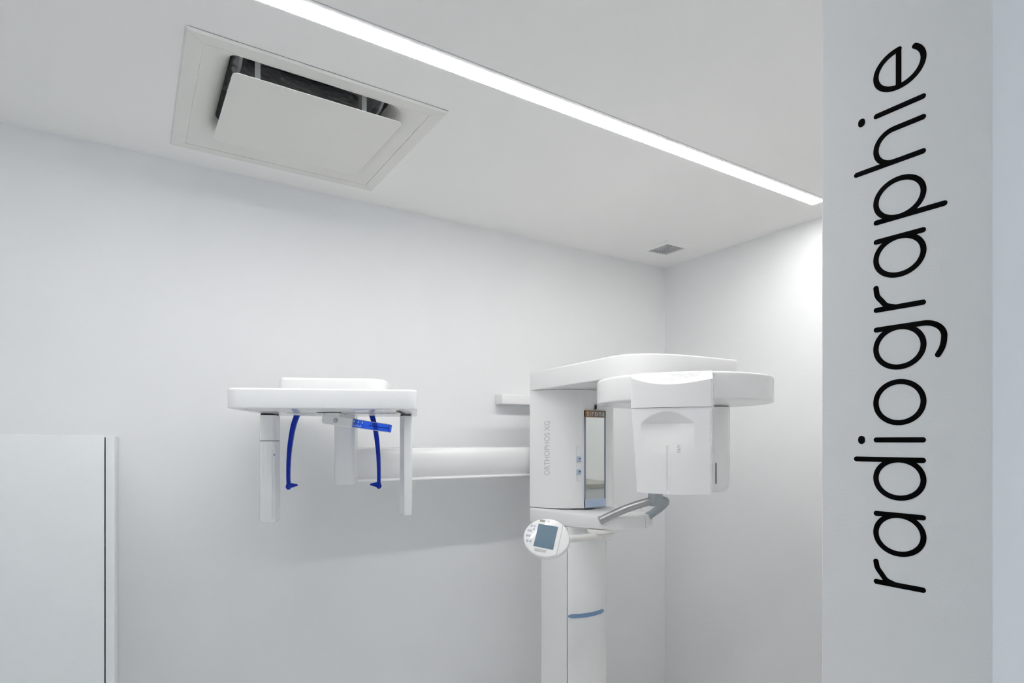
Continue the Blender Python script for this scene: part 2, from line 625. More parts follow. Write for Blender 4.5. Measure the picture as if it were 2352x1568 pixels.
box_bm(bm, gx0 - .002, gx1 + .002, gy0 - .002, gy1 + .002, ZC + .004, ZC + .06)
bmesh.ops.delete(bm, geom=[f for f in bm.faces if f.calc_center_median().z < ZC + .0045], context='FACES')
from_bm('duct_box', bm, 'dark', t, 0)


# ================================================================== TALL CABINET
CY, CR = 1.80, -0.0356
t = root('tall_cabinet', (-0.4, 2.1, 0), 'plain white tall cabinet with flat door standing against the back wall', 'cabinet')
box('side_panel', CR - .0176, CR, CY + .002, YB - .002, 0, 1.5118, 'door', t, .0006)
box('side_panel', -.80, -.782, CY + .002, YB - .002, 0, 1.5118, 'door', t, .0006)
box('top_panel', -.7815, CR - .0181, CY + .024, YB - .002, 1.485, 1.503, 'door', t)
box('back_panel', -.7815, CR - .0181, YB - .012, YB - .003, 0.06, 1.484, 'door', t)
box('plinth', -.7815, CR - .0181, CY + .05, CY + .066, 0, .06, 'door', t)
box('door', -.7790, CR - .0202, CY, CY + .019, .062, 1.5146, 'door', t, .0006)
box('inner_edge', -.7815, CR - .0178, CY + .0215, CY + .0235, .062, 1.5085, 'dark', t)


# ================================================================== LOW CABINET (seen in the mirror)
t = root('low_cabinet', (2.4, .9, 0), 'low white cabinet under a grey worktop along the right wall', 'cabinet')
box('worktop', 2.19, XR - .001, .53, 1.235, 1.212, 1.240, 'worktop', t, .002)
box('cabinet_body', 2.22, XR - .001, .545, 1.22, .08, 1.212, 'door', t)
for k in range(2):
    box('door', 2.20, 2.2195, .548 + k * .337, .881 + k * .337, .085, 1.208, 'door', t, .001)
box('plinth', 2.26, XR - .001, .545, 1.22, 0, .08, 'dark', t)


# ================================================================== LETTERING ON THE JAMB
HW = 0.0036         # half stroke
BASE, XH_ = 0.3785 + HW, 0.4455 - HW      # baseline / x-height centre lines (world y)
ASC, DESC = 0.4732 - HW, 0.3535 + HW
lt = root('wall_lettering', (JX - .0006, (BASE + ASC) / 2, EYE + .16),
          'black rounded vertical lettering reading radiographie on the white wall end', 'lettering')


def stroke_mesh(strokes, hw=HW):
    """strokes in (z along the line of writing, y across) -> thin extruded vinyl with round caps."""
    bm = bmesh.new()
    lay = 0
    for s in strokes:
        pts = [Vector(p) for p in s['p']]
        closed = s.get('closed', False)
        n = len(pts)
        W = s.get('w', [hw] * n)
        L, R = [], []
        x = JX - .0005 - .00004 * lay
        lay += 1
        for i, p in enumerate(pts):
            a = pts[(i - 1) % n] if (closed or i) else p
            b = pts[(i + 1) % n] if (closed or i < n - 1) else p
            d = (b - a).normalized()
            nn = Vector((-d.y, d.x))
            L.append(p + nn * W[i])
            R.append(p - nn * W[i])
        poly_pairs = list(zip(L, R))
        V = [(bm.verts.new((x, l.y, EYE + l.x)), bm.verts.new((x, r.y, EYE + r.x))) for l, r in poly_pairs]
        m_ = n if closed else n - 1
        for i in range(m_):
            j = (i + 1) % n
            bm.faces.new((V[i][0], V[j][0], V[j][1], V[i][1]))
        if not closed:
            for end in (0, n - 1):
                d = (pts[1] - pts[0]) * -1 if end == 0 else pts[-1] - pts[-2]
                a0 = math.atan2(d.y, d.x)
                c = pts[end]
                arc = [c + Vector((math.cos(a0 + q), math.sin(a0 + q))) * W[end]
                       for q in [math.pi / 2 - math.pi * k / 10 for k in range(11)]]
                bm.faces.new([bm.verts.new((x, q.y, EYE + q.x)) for q in arc])
    ext = bmesh.ops.extrude_face_region(bm, geom=list(bm.faces))
    for v in ext['geom']:
        if isinstance(v, bmesh.types.BMVert):
            v.co.x = JX - .00001
    return bm


def ell(cz, cy, rz, ry, a0=0, a1=360, n=56, tilt=0, p=1.0):
    out = []
    steps = n if abs(a1 - a0) >= 359.9 else n + 1
    for k in range(steps):
        th = math.radians(a0 + (a1 - a0) * k / n)
        out.append((cz + rz * math.cos(th), cy + ry * math.sin(th)))
    return out


YM = (BASE + XH_) / 2
RY = (XH_ - BASE) / 2


def letter(strokes):
    from_bm('letter', stroke_mesh(strokes), 'ink', lt, 0)


def let_r(z, zt):
    # stem, then the arm leaving it two fifths down from the x line
    letter([{'p': [(z, BASE), (z, XH_)]},
            {'p': [tuple(v) for v in catmull([(z + .0005, YM + .006), (z + .0045, YM + .0165), (z + .0115, XH_ - .0075),
                                              (z + .0200, XH_ - .0015), (zt, XH_ + .0005)], 8)]}])


def bowl(z0, z1):
    return {'p': ell((z0 + z1) / 2, YM, (z1 - z0) / 2, RY + .0006), 'closed': True}


def let_a(z0, z1):
    letter([bowl(z0, z1), {'p': [(z1, BASE), (z1, XH_)]}])


let_r(-.2010, -.1722)
let_a(-.1572, -.1037)
letter([bowl(-.0795, -.0265), {'p': [(-.0265, BASE), (-.0265, ASC)]}])                 # d
letter([{'p': [(.0013, BASE), (.0013, XH_)]},
        {'p': [(.0013 - .0012, XH_ + .0205), (.0013 + .0012, XH_ + .0205)], 'w': [.0048, .0048]}])      # i
letter([bowl(.0252, .0822)])                                                          # o
letter([bowl(.1026, .1582),
        {'p': [(.1584, XH_), (.1584, BASE)] + ell(.1584 - .0205, BASE, .0205, BASE - DESC, 0, -90, 18)[1:]
              + [tuple(v) for v in catmull([(.1584 - .0205, DESC), (.129, DESC + .0008), (.1215, DESC + .003), (.1140, DESC + .0072)], 5)][1:]}])   # g
let_r(.1866, .2180)
let_a(.2310, .2840)
letter([bowl(.3116, .3642), {'p': [(.3116, XH_), (.3116, DESC)]}])                      # p
hz0, hz1 = .3902, .4362
letter([{'p': [(hz0, BASE), (hz0, ASC)]},
        {'p': [(hz0, YM + .001)] + ell((hz0 + hz1) / 2, XH_ - .0235, (hz1 - hz0) / 2, .0240, 170, 0, 30) + [(hz1, BASE)]}])   # h
letter([{'p': [(.4639, BASE), (.4639, XH_)]},
        {'p': [(.4639 - .0012, XH_ + .0205), (.4639 + .0012, XH_ + .0205)], 'w': [.0048, .0048]}])      # i
ez0, ez1 = .4920, .5437
ebar = .4125
letter([{'p': ell((ez0 + ez1) / 2, YM, (ez1 - ez0) / 2, RY + .0006, 0, 319, 70)},
    {'p': [(ez0, ebar), (ez1, ebar)]}])                                               # e


# ================================================================== PANORAMIC X-RAY UNIT
# The machine is placed from image pixels, then scaled by K about the camera (column axis at 1.742, 2.172 before scaling), which puts that axis
# at MX, MY; heights count from camera height, 1.5 m above the floor.
K = 0.93
MX, MY, CAM_Z = 1.62006, 2.01996, 1.5


def S(x, y, z):
    return (MX + K * (x - 1.742), MY + K * (y - 2.172), CAM_Z + K * z)


FLOOR_Z = -CAM_Z / K
unit = root('dental_xray_machine', (1.62, 2.02, 0),
            'white panoramic dental x-ray machine with a long side arm on the back wall', 'x-ray machine')


def splan(pts):
    return [(x, y) for x, y in pts]


def sslab(name, plan, z0, z1, m, parent, f0=0, f1=0, steps=4, smooth=35):
    return slab(name, plan, z0, z1, m, parent, f0, f1, steps, S, smooth)


# ---- column: rear body and curved front cover with a hairline joint between them
R0 = 0.208
A0, A1 = math.radians(-32), math.radians(40)
px, py = 1.648, 2.123
ccx, ccy = px - R0 * math.sin(A0), py + R0 * math.cos(A0)
arc = [(ccx + R0 * math.sin(A0 + (A1 - A0) * k / 28), ccy - R0 * math.cos(A0 + (A1 - A0) * k / 28)) for k in range(29)]
front = arc + [(arc[-1][0] + .006, arc[-1][1] + .03), (arc[-1][0] - .004, 2.26), (1.664, 2.26), (1.6505, 2.135)]
body = [(1.6462, 2.1265), (1.6485, 2.1285), (1.6620, 2.2620), (1.850, 2.2625), (1.850, 2.335), (1.838, 2.350),
        (1.672, 2.350), (1.660, 2.347), (1.6515, 2.338), (1.6480, 2.325), (1.6460, 2.300), (1.6445, 2.25), (1.6440, 2.20), (1.6450, 2.15)]
column = sslab('column', body, FLOOR_Z, -.386, 'plastic', unit, 0, 0)
sslab('column_cover', front, FLOOR_Z, -.385, 'plastic', column, 0, .004)
box('base_plate', K * 1.56, K * 2.0, K * 1.95, K * 2.45, 0, .012, 'steel', unit, .003)
sslab('joint_line', [(1.6472, 2.1258), (1.6478, 2.1245), (1.6515, 2.1300), (1.6500, 2.1310)], FLOOR_Z, -.392, 'hairline', column)
# blue grip strip following the curved cover
gst = []
NG = 26
ga0, ga1 = A0 + math.radians(.5), math.radians(25)
bm = bmesh.new()
ringsg = []
for k in range(NG + 1):
    f = k / NG
    th = ga0 + (ga1 - ga0) * f
    e = min(f, 1 - f) * NG
    hh = .0098 * (1 if e >= 3 else math.sqrt(max(.12, 1 - (1 - e / 3) ** 2)))
    ring = []
    for dz, dr in ((-hh, .000), (-hh * .8, .004), (hh * .8, .004), (hh, .000), (hh, -.004), (-hh, -.004)):
        ring.append(S(ccx + (R0 + dr) * math.sin(th), ccy - (R0 + dr) * math.cos(th), -.785 + dz))
    ringsg.append(ring)
loft('grip_strip', ringsg, 'bluegrip', column, 30)

# ---- carriage (upper housing that slides on the column)
cpl = [(1.5975, 2.350), (1.6040, 2.328), (1.618, 2.298), (1.636, 2.266), (1.658, 2.232), (1.684, 2.204), (1.712, 2.184),
       (1.736, 2.1735), (1.757, 2.1650), (1.768, 2.1575), (1.894, 2.1560), (1.930, 2.156), (1.955, 2.164), (1.972, 2.182), (1.985, 2.22), (1.99, 2.350)]
carriage = sslab('carriage', cpl, -.3125, .2370, 'plastic', unit, 0, 0)

# mirror on the carriage front
ma, mb = Vector((1.7692, 2.1560)), Vector((1.8940, 2.1560))
mt = (mb - ma).normalized()
mn = Vector((mt.y, -mt.x))
mw = (mb - ma).length


def MF(u, d, z):           # mirror frame: u along, d outwards, z up
    p = ma + mt * u + mn * d
    return S(p.x, p.y, z)


def mbox(name, u0, u1, d0, d1, z0, z1, m, parent):
    rg = []
    for z in (z0, z1):
        rg.append([MF(u0, d0, z), MF(u1, d0, z), MF(u1, d1, z), MF(u0, d1, z)])
    return loft(name, rg, m, parent, 0)


mz0, mz1 = -.308, .1415
mirror = mbox('mirror', .0044, mw - .0036, .001, .0045, mz0 + .036, mz1 - .032, 'mirror', unit)
mbox('mirror_frame', 0, .0042, .000, .008, mz0 + .003, mz1, 'framegrey', mirror)
mbox('mirror_frame', mw - .0034, mw, .000, .008, mz0 + .003, mz1, 'framegrey', mirror)
mbox('mirror_sill', 0, mw, .001, .0105, mz0, mz0 + .036, 'paleblue', mirror)
mbox('mirror_sill_edge', 0, mw, .0005, .0100, mz0 - .004, mz0 - .0002, 'framegrey', mirror)
plate = mbox('name_plate', 0, mw, .000, .0088, mz1 - .032, mz1, 'brand', mirror)
text_obj('name_lettering', 's\u0131rona', lambda x, y: MF(.009 + x, .0094, mz1 - .0265 + y), mw - .018, .0185, 'whiteink', mirror, 0, 1.25)
# sensor eye above the mirror
e = MF(.066, .002, .158)
cyl('indicator_lens', e, (.52, -.854, 0), .0105, .004, 'dark', unit, 20)

# slot with the two sliding light-beam knobs beside the mirror
tdir = (Vector((1.764, 2.1645)) - Vector((1.736, 2.1735))).normalized()
tno = Vector((tdir.y, -tdir.x))
so = Vector((1.7355, 2.1738))


def SF(u, d, z):
    p = so + tdir * u + tno * d
    return S(p.x, p.y, z)


pl_slot = rounded([(0, -.188, .010), (.026, -.188, .010), (.026, -.024, .010), (0, -.024, .010)], 6)
slot = loft('knob_slot', [[SF(u, -.001, z) for u, z in pl_slot], [SF(u, .0030, z) for u, z in pl_slot],
                          [SF(u, .0030, z) for u, z in offset(pl_slot, .0018)], [SF(u, .0006, z) for u, z in offset(pl_slot, .0026)]],
            'plastic', unit, 30)
for zc in (-.0835, -.1435):
    kp = rounded([(.004, zc - .012, .004), (.022, zc - .012, .004), (.022, zc + .011, .004), (.004, zc + .011, .004)], 4)
    kn = loft('slider_knob', [[SF(u, .0004, z) for u, z in kp], [SF(u, .008, z) for u, z in kp],
                              [SF(u, .0098, z) for u, z in offset(kp, .0018)]], 'paleblue', slot, 40)
    c = SF(.015, .0095, zc + .001)
    cyl('knob_eye', c, (tno.x, tno.y, 0), .0028, .0008, 'dark', kn, 14)

# model lettering wrapped round the left flank
cum = [0.0]
for a, b in zip(cpl, cpl[1:]):
    cum.append(cum[-1] + (Vector(b) - Vector(a)).length)


def flank(s, d=.0006):
    for i in range(len(cum) - 1):
        if s <= cum[i + 1] or i == len(cum) - 2:
            f = (s - cum[i]) / (cum[i + 1] - cum[i])
            a, b = Vector(cpl[i]), Vector(cpl[i + 1])
            p = a + (b - a) * f
            t_ = (b - a).normalized()
            return p + Vector((t_.y, -t_.x)) * d


S_TXT = .1075


def flank_map(x, y):
    p = flank(S_TXT - y)
    return S(p.x, p.y, -.161 + x)


text_obj('model_lettering', 'ORTHOPHOS XG', flank_map, .253, .0275, 'model_ink', carriage)

# ---- overhead beam
beam = [(1.5975, 2.352), (1.586, 2.20), (1.572, 2.00), (1.561, 1.86), (1.553, 1.76), (1.552, 1.715), (1.558, 1.675), (1.574, 1.640), (1.600, 1.610),
        (1.640, 1.584), (1.690, 1.566), (1.75, 1.554), (1.82, 1.547), (1.91, 1.541), (2.00, 1.538), (2.045, 1.537), (2.055, 1.540), (2.061, 1.550),
        (2.062, 1.60), (2.05, 2.0), (2.03, 2.352)]
sslab('overhead_beam', beam, .2385, .3245, 'plastic', unit, .004, .006)

# ---- rotating disc
DC = Vector((1.80, 1.60))
DR = 0.327
disc_pl = [(DC.x + DR * math.cos(2 * math.pi * k / 96), DC.y + DR * math.sin(2 * math.pi * k / 96)) for k in range(96)]
disc = sslab('rotating_arm', disc_pl, .1405, .2330, 'plastic', unit, .006, .010)

NV = Vector((-.802, -.597))
TV = Vector((.597, -.802))


def HFr(q, r, z):
    p = DC + NV * r + TV * q
    return S(p.x, p.y, z)


# detector housing in front: ringed loft with the finger scoop modelled into its face
def front_plan(ql, qr, r0, r1, bulge, n=100):
    """plan points: the front run (n+1 points, left to right) followed by the rounded back."""
    out = []
    for k in range(n + 1):
        g_ = k / n
        if g_ < .08:
            q = ql + (-.1005 - ql) * (1 - math.cos(math.pi / 2 * g_ / .08))
        elif g_ > .92:
            q = qr - (qr - .1155) * (1 - math.cos(math.pi / 2 * (1 - g_) / .08))
        else:
            q = -.1005 + .2160 * (g_ - .08) / .84
        f = (q - ql) / (qr - ql)
        e = 1 - (2 * f - 1) ** 2
        rr = r1 + bulge * e
        ed = min(f, 1 - f) * (qr - ql)
        if ed < .006:
            rr -= .006 - math.sqrt(max(0, .006 ** 2 - (.006 - ed) ** 2))
        out.append((q, rr))
    out += [(qr - .001, r0 + .03), (qr - .012, r0), (ql + .02, r0), (ql + .004, r0 + .03)]
    return out


HR = 0.398
levels = 70
rings = []
zt_, zb_ = .1075, -.1690
for L in range(levels + 1):
    z = zb_ + (zt_ - zb_) * L / levels
    f = (z - zb_) / (zt_ - zb_)
    ql = -.1105 - .0195 * f
    qr = .1255
    ring = []
    for i, (q, r) in enumerate(front_plan(ql, qr, .27, HR, .014)):
        if i <= 100:
            qq = (q + .012) / .084                      # scoop centred slightly left
            if abs(qq) < 1:
                zA = .0570 + .0380 * (1 - qq * qq)      # arch
                zB = .0570
                D = .030 * (zA - zB) / .038
                if z < zA:
                    if z > zB:
                        r -= D * (zA - z) / (zA - zB)
                    else:
                        r -= D * max(0, 1 - (zB - z) / .10) ** 1.3
            if abs(q + .0085) < .0040 and z < -.018 and z > zb_ + .006:
                r -= .0035
        ring.append(HFr(q, r, z - .004 * max(0, 1 - f * 8) * (0 if i > 100 else (1 - ((q + .0) / .13) ** 2))))
    rings.append(ring)
det = loft('detector_housing', rings, 'plastic', unit, 28)
# PAN mark
text_obj('mode_lettering', 'PAN', lambda x, y: HFr(.0315 - y, HR + .0142, -.0405 + x), .028, .0110, 'model_ink', det, .35)

# collar with the sloping grille on top
NCQ = 44
cql, cqr = -.1305, .1285


def collar_ring(z, ins=0.0):
    return [HFr(q * (1 - ins / .13), r - ins, z) for q, r in front_plan(cql, cqr, .20, HR + .002, .016)]


def lip(q):          # height of the collar's front lip
    f = (q - cql) / (cqr - cql)
    return .2125 - .0125 * f - .0225 * math.sin(math.pi * max(0, min(1, f)) ** .85)


ringsC = [collar_ring(.1085)]
top = []
top_in = []
for i, (q, r) in enumerate(front_plan(cql, cqr, .20, HR + .002, .016)):
    z = lip(q) if i <= 100 else .2320
    top.append(HFr(q, r, z - .002))
    top_in.append(HFr(q, r - .003, z) if i <= 100 else HFr(q, r, .2335))
ringsC.append(top)
ringsC.append(top_in)
# slope rises inward to the disc's upper side
slope = []
for i, (q, r) in enumerate(front_plan(cql, cqr, .20, HR + .002, .016)):
    slope.append(HFr(q * .96, min(r, .300), .2345))
ringsC.append(slope)
collar = loft('housing_collar', ringsC, 'plastic', unit, 28)
# louvre bars of the grille on the slope
for k in range(8):
    f = (k + 1) / 9
    hwq = .100 * math.sqrt(max(0.05, 1 - (1 - f) ** 2))
    for a, b in ((-hwq - .008, -.016), (-.007, hwq - .010)):
        rg = []
        for i in range(7):
            q = a + (b - a) * i / 6
            r_l = HR + .013 - .014 * (q / .13) ** 2
            r = r_l + (.300 - r_l) * f
            z = lip(q) + (.2345 - lip(q)) * f
            rg.append([HFr(q, r - .0022, z - .001), HFr(q, r + .0022, z - .003), HFr(q, r + .0022, z + .0006), HFr(q, r - .0022, z + .0022)])
        loft('louvre', rg, 'plastic_matt', collar, 0)
# tube housing behind
TC = (.052, -.215)       # q, r of its centre
tp = rounded([(TC[0] - .150, TC[1] - .085, .04), (TC[0] + .120, TC[1] - .085, .05), (TC[0] + .120, TC[1] + .085, .075), (TC[0] - .150, TC[1] + .085, .04)], 8)
tubeh = slab('tube_housing', tp, -.2100, .1380, 'plastic', unit, .040, .002, 8, HFr)
tg = offset(tp, .006)
slab('tube_collar', tg, .1375, .1420, 'dark', tubeh, 0, 0, 4, HFr)
sl0 = HFr(TC[0] + .085, TC[1] + .0845, -.18)
rg = [[HFr(.118, TC[1] + .084, z), HFr(.1215, TC[1] + .084, z), HFr(.1215, TC[1] + .0858, z), HFr(.118, TC[1] + .0858, z)] for z in (-.172, -.088)]
loft('beam_slot', rg, 'dark', tubeh, 0)

# ---- chin-rest shelf
sh_top = [(1.5975, 2.350), (1.612, 2.28), (1.632, 2.18), (1.655, 2.08), (1.672, 2.015), (1.684, 1.975), (1.704, 1.943), (1.735, 1.918), (1.775, 1.902),
          (1.83, 1.894), (1.885, 1.898), (1.935, 1.909), (1.982, 1.933), (2.018, 1.970), (2.038, 2.02), (2.044, 2.08), (2.03, 2.2), (2.0, 2.350)]


def shelf_ring(dz, ins, lower=0):
    out = []
    for (x, y), (xi, yi), (xj, yj) in zip(sh_top, offset(sh_top, ins), offset(sh_top, .050)):
        f = max(0, min(1, (2.35 - y) / .45))
        ztop = -.3150 - .012 * f
        zbot = -.3900 + .004 * f
        # the left flank thins towards the grip, its underside drawn in
        lf = max(0, min(1, (1.735 - x) / .05)) * f ** 2
        d = dz
        if lower == 1:
            d = dz - .52 * lf
        elif lower == 2:
            d = dz - .18 * lf
        elif lower == 3:
            xi, yi = xi + (xj - xi) * lf * .55, yi + (yj - yi) * lf * .55
        out.append(S(xi, yi, ztop + (zbot - ztop) * d))
    return out


shelf = loft('chin_rest_shelf', [shelf_ring(1.0, .012, 3), shelf_ring(.96, .005, 2), shelf_ring(.90, .001, 1), shelf_ring(.30, 0), shelf_ring(.15, 0),
                                 shelf_ring(.05, .0015), shelf_ring(0, .006)], 'plastic', unit, 40)
# lid outline on the nose of the shelf
tube('lid_joint', [S(1.905, 1.9025, -.329), S(1.912, 1.9040, -.383)], .0006, 'hairline', shelf, 6)
tube('lid_joint', [S(1.872, 1.9080, -.3272), S(1.905, 1.9085, -.3268), S(1.905, 1.9025, -.329)], .0006, 'hairline', shelf, 6)


# ---- hand grip: bent tube rising from both sides of the shelf to the chin-rest bracket
gp_ = catmull([(1.690, 1.950, -.340), (1.720, 1.920, -.318), (1.765, 1.870, -.286), (1.815, 1.812, -.2580), (1.850, 1.785, -.2500)], 10)
tube('hand_grip', [S(*p) for p in gp_], K * .0170, 'alu', unit, 24)
gp2 = catmull([(1.850, 1.785, -.2500), (1.890, 1.784, -.2510), (1.922, 1.800, -.2620), (1.943, 1.845, -.2880), (1.952, 1.890, -.3130), (1.957, 1.930, -.3350)], 10)
tube('hand_grip', [S(*p) for p in gp2], K * .0170, 'greyplast', unit, 24)
a, b = Vector(gp_[0]), Vector(gp_[1])
dd = (b - a).normalized()
cyl('grip_ring', S(*(a - dd * .004)), dd, K * .0190, K * .008, 'greyplast', unit, 28, .001)
a, b = Vector(gp2[-1]), Vector(gp2[-2])
dd = (b - a).normalized()
cyl('grip_ring', S(*(a - dd * .004)), dd, K * .0190, K * .008, 'greyplast', unit, 28, .001)
# bracket carrying the chin rest
rg = []
for z, hw_, dp in ((-.272, .022, .014), (-.266, .027, .018), (-.245, .029, .020), (-.215, .027, .019), (-.15, .023, .017), (-.06, .022, .016)):
    rr = rounded([(1.850 - hw_, 1.788 - dp, .008), (1.850 + hw_, 1.788 - dp, .008), (1.850 + hw_, 1.788 + dp, .008), (1.850 - hw_, 1.788 + dp, .008)], 4)
    rg.append([S(x, y, z) for x, y in rr])
loft('chin_rest_bracket', rg, 'greyplast', unit, 40)

# ---- control panel on its swing arm
arm_pts = catmull([(1.440, 1.955, -.4020), (1.56, 1.955, -.4055), (1.65, 1.957, -.4065), (1.725, 1.962, -.4065)], 6)
tube('swing_arm', [S(*p) for p in arm_pts], [K * .0135] * len(arm_pts), 'plastic_warm', unit, 20, flat=1.1)
piv = sslab('arm_pivot', rounded([(1.695, 1.930, .030), (1.765, 1.930, .030), (1.765, 2.01, .030), (1.695, 2.01, .030)], 6), -.4260, -.3985, 'plastic_warm', unit, .016, .002, 5)
sslab('pivot_disc', rounded([(1.665, 1.920, .035), (1.775, 1.920, .035), (1.775, 2.03, .035), (1.665, 2.03, .035)], 6), -.3955, -.3830, 'plastic_warm', piv, .002, .002, 3)
sslab('pivot_gap', rounded([(1.690, 1.935, .03), (1.760, 1.935, .03), (1.76, 2.01, .03), (1.69, 2.01, .03)], 6), -.3985, -.3950, 'dark', piv)

CAM_TURN = math.radians(32.5)        # same as the camera yaw; panel axes follow directions in the image
rv = Vector((math.cos(CAM_TURN), -math.sin(CAM_TURN), 0))
fv = Vector((math.sin(CAM_TURN), math.cos(CAM_TURN), 0))
uv = Vector((0, 0, 1))
ey = (rv * .267 + uv * .964).normalized() * math.cos(math.radians(25)) + fv * math.sin(math.radians(25))
ex = rv * .9912 - uv * .13
ex = (ex - fv * (ex.dot(ey) / fv.dot(ey))).normalized()
en = ex.cross(ey)             # outwards
PC = Vector((1.375, 1.910, -.3795))
# layout of the panel face, taken from image pixels
U = .00171


def CP(x, y, d=0):
    p = PC + ex * (x * U) + ey * (y * U) + en * d
    return S(p.x, p.y, p.z)


def cslab(name, plan2, d0, d1, m, parent, fil=0.0):
    lev = [(0, d0), (0, d1 - fil)] + ([(fil * (1 - math.cos(th)), d1 - fil * (1 - math.sin(th))) for th in (math.pi / 6, math.pi / 3, math.pi / 2)] if fil else [])
    rg = []
    for ins, d in lev:
        pp = offset(plan2, ins / U) if ins else plan2
        rg.append([CP(x, y, d) for x, y in pp])
    return loft(name, rg, m, parent, 40)


def egg(n=56, rx=54.0, ry=47.0, tilt=0.0):
    out = []
    for k in range(n):
        th = 2 * math.pi * k / n
        x, y = rx * math.cos(th), ry * math.sin(th)
        out.append((x * math.cos(tilt) - y * math.sin(tilt), x * math.sin(tilt) + y * math.cos(tilt)))
    return out


eg = egg()
cpanel = cslab('control_panel', eg, -.028, -.006, 'plastic', unit, .006)
# raised face plate, cut straight on its right side
face = [p for p in egg(80, 53.0, 46.0)]
cutx = 32.5
face = [(x, y) if x < cutx else (cutx + (x - cutx) * .02, y) for x, y in face]
face_d = []
for p in face:
    if not face_d or (Vector(p) - Vector(face_d[-1])).length > .8:
        face_d.append(p)
fp = cslab('face_plate', face_d, -.012, .001, 'plastic', cpanel, .004)
scr = [(-23.5, -24.5), (22, -25.5), (22, 29), (-23.5, 29)]
cslab('screen_bezel', [(-24.3, -25.3), (22.8, -26.3), (22.8, 29.8), (-24.3, 29.8)], .0005, .0013, 'framegrey', cpanel)
cslab('screen', scr, .001, .0019, 'screen', cpanel)
for bx_, by_, br in ((-39.5, 22.5, 3.0), (-32.1, 22.5, 2.6), (-32.2, 14.6, 2.6), (-43.6, 9.6, 3.0), (-37.9, 9.8, 3.0), (-44.2, -2.6, 3.0), (-38.6, -2.3, 3.0), (-40.9, -15, 3.0), (-33.2, -15, 3.0)):
    bt = cslab('button', [(bx_ + br * math.cos(2 * math.pi * k / 16), by_ + br * math.sin(2 * math.pi * k / 16)) for k in range(16)], .0005, .0022, 'button', cpanel, .0008)
cslab('status_label', [(-23, 35), (-11, 35), (-11, 40.5), (-23, 40.5)], .0006, .0012, 'olive', cpanel)
for k in range(2):
    cslab('status_label', [(-3 + k * .2, 35.0 + k * 4), (-1 + k, 35.0 + k * 4), (-1 + k, 37.5 + k * 3.2), (-3 + k * .2, 37.5 + k * 3.2)], .0006, .0012, 'framegrey', cpanel)
for k in range(3):
    cslab('caption_line', [(-19.5, -31.4 - k * 2.2), (9 - k * 1.2, -31.4 - k * 2.2), (9 - k * 1.2, -30.1 - k * 2.2), (-19.5, -30.1 - k * 2.2)], .0006, .0011, 'olive', cpanel)

# ---- wall mount behind the carriage
mount = box('wall_mount', 1.4635, 1.76, 2.385, YB - .001, EYE + .1735, EYE + .2195, 'plastic_matt', unit, .003)
box('mount_post', 1.65, 1.76, 2.17, 2.39, EYE + .16, EYE + .215, 'plastic_matt', unit)
box('mount_post', 1.67, 1.76, 2.17, YB - .001, EYE - .20, EYE + .0, 'plastic_matt', unit)

# ---- side arm to the cephalometric head
AY = 2.205
prof = [(AY + .050, -.0262), (AY + .020, -.0300), (AY + .006, -.0390), (AY, -.0520), (AY + .001, -.075), (AY + .006, -.100), (AY + .014, -.122), (AY + .024, -.138),
        (AY + .030, -.1455), (AY + .018, -.1480), (AY + .015, -.1510), (AY + .015, -.1555), (AY + .020, -.158), (AY + .120, -.158), (AY + .120, -.03), (AY + .10, -.0262)]
xa0, xa1 = .690, 1.70
rings = [[(x, y, EYE + z) for y, z in prof] for x in (xa0, xa1)]
sidearm = loft('side_arm', rings, 'plastic', unit, 40)

# ---- cephalometric head (turned towards the tube)
PH = math.radians(-25)
av = Vector((math.cos(PH), math.sin(PH)))
bv = Vector((-math.sin(PH), math.cos(PH)))
HL = Vector((.2341, 1.8666))
HWD, HDP = .528, .575
ZB = .0932


def H(s, d, z):
    p = HL + av * s + bv * d
    return (p.x, p.y, EYE + z)


def hslab(name, plan2, z0, z1, m, parent, f0=0, f1=0, steps=4):
    return slab(name, plan2, z0, z1, m, parent, f0, f1, steps, H)


head = hslab('head_plate', rounded([(-.012, 0, .035), (HWD + .002, 0, .030), (HWD - .016, HDP, .04), (-.006, HDP, .04)], 10), ZB, ZB + .0585, 'plastic', unit, .003, .006)
# raised block on the plate
ub = rounded([(.062, .300, .02), (.408, .300, .07), (.432, .54, .03), (.062, .54, .03)], 8)
hslab('head_cover', ub, ZB + .0580, ZB + .1210, 'plastic', head, 0, .010)
# underside joints
for s0, s1, d0, d1 in ((.045, .050, .045, .36), (.09, .46, .300, .3015), (.30, .48, .215, .2165), (.10, .25, .445, .4465)):
    hslab('joint', [(s0, d0), (s1, d0), (s1, d1), (s0, d1)] if s1 - s0 > .02 else [(s0 - .02, d0), (s0 - .0185, d0), (s1 - .0185 + .01, d1), (s1 - .02 + .01, d1)],
          ZB - .0006, ZB + .0005, 'greyink', head)
for s0, d0 in ((.405, .16), (.43, .30), (.415, .27)):
    hslab('screw', [(s0 + .007 * math.cos(k * math.pi / 8), d0 + .007 * math.sin(k * math.pi / 8)) for k in range(16)], ZB - .0012, ZB + .001, 'palegrey', head)
hslab('cable_slot', [(.200, .225), (.262, .225), (.275, .240), (.268, .246), (.258, .236), (.200, .236)], ZB - .0016, ZB + .001, 'dark', head)
hslab('cable_slot', [(.462, .10), (.474, .10), (.487, .365), (.475, .365)], ZB - .0016, ZB + .001, 'dark', head)

# support post down to the side arm
pp = rounded([(.228, .385, .02), (.300, .385, .02), (.300, .49, .02), (.228, .49, .02)], 6)
hslab('head_post', pp, -.1560, ZB, 'plastic', unit, .004, 0)
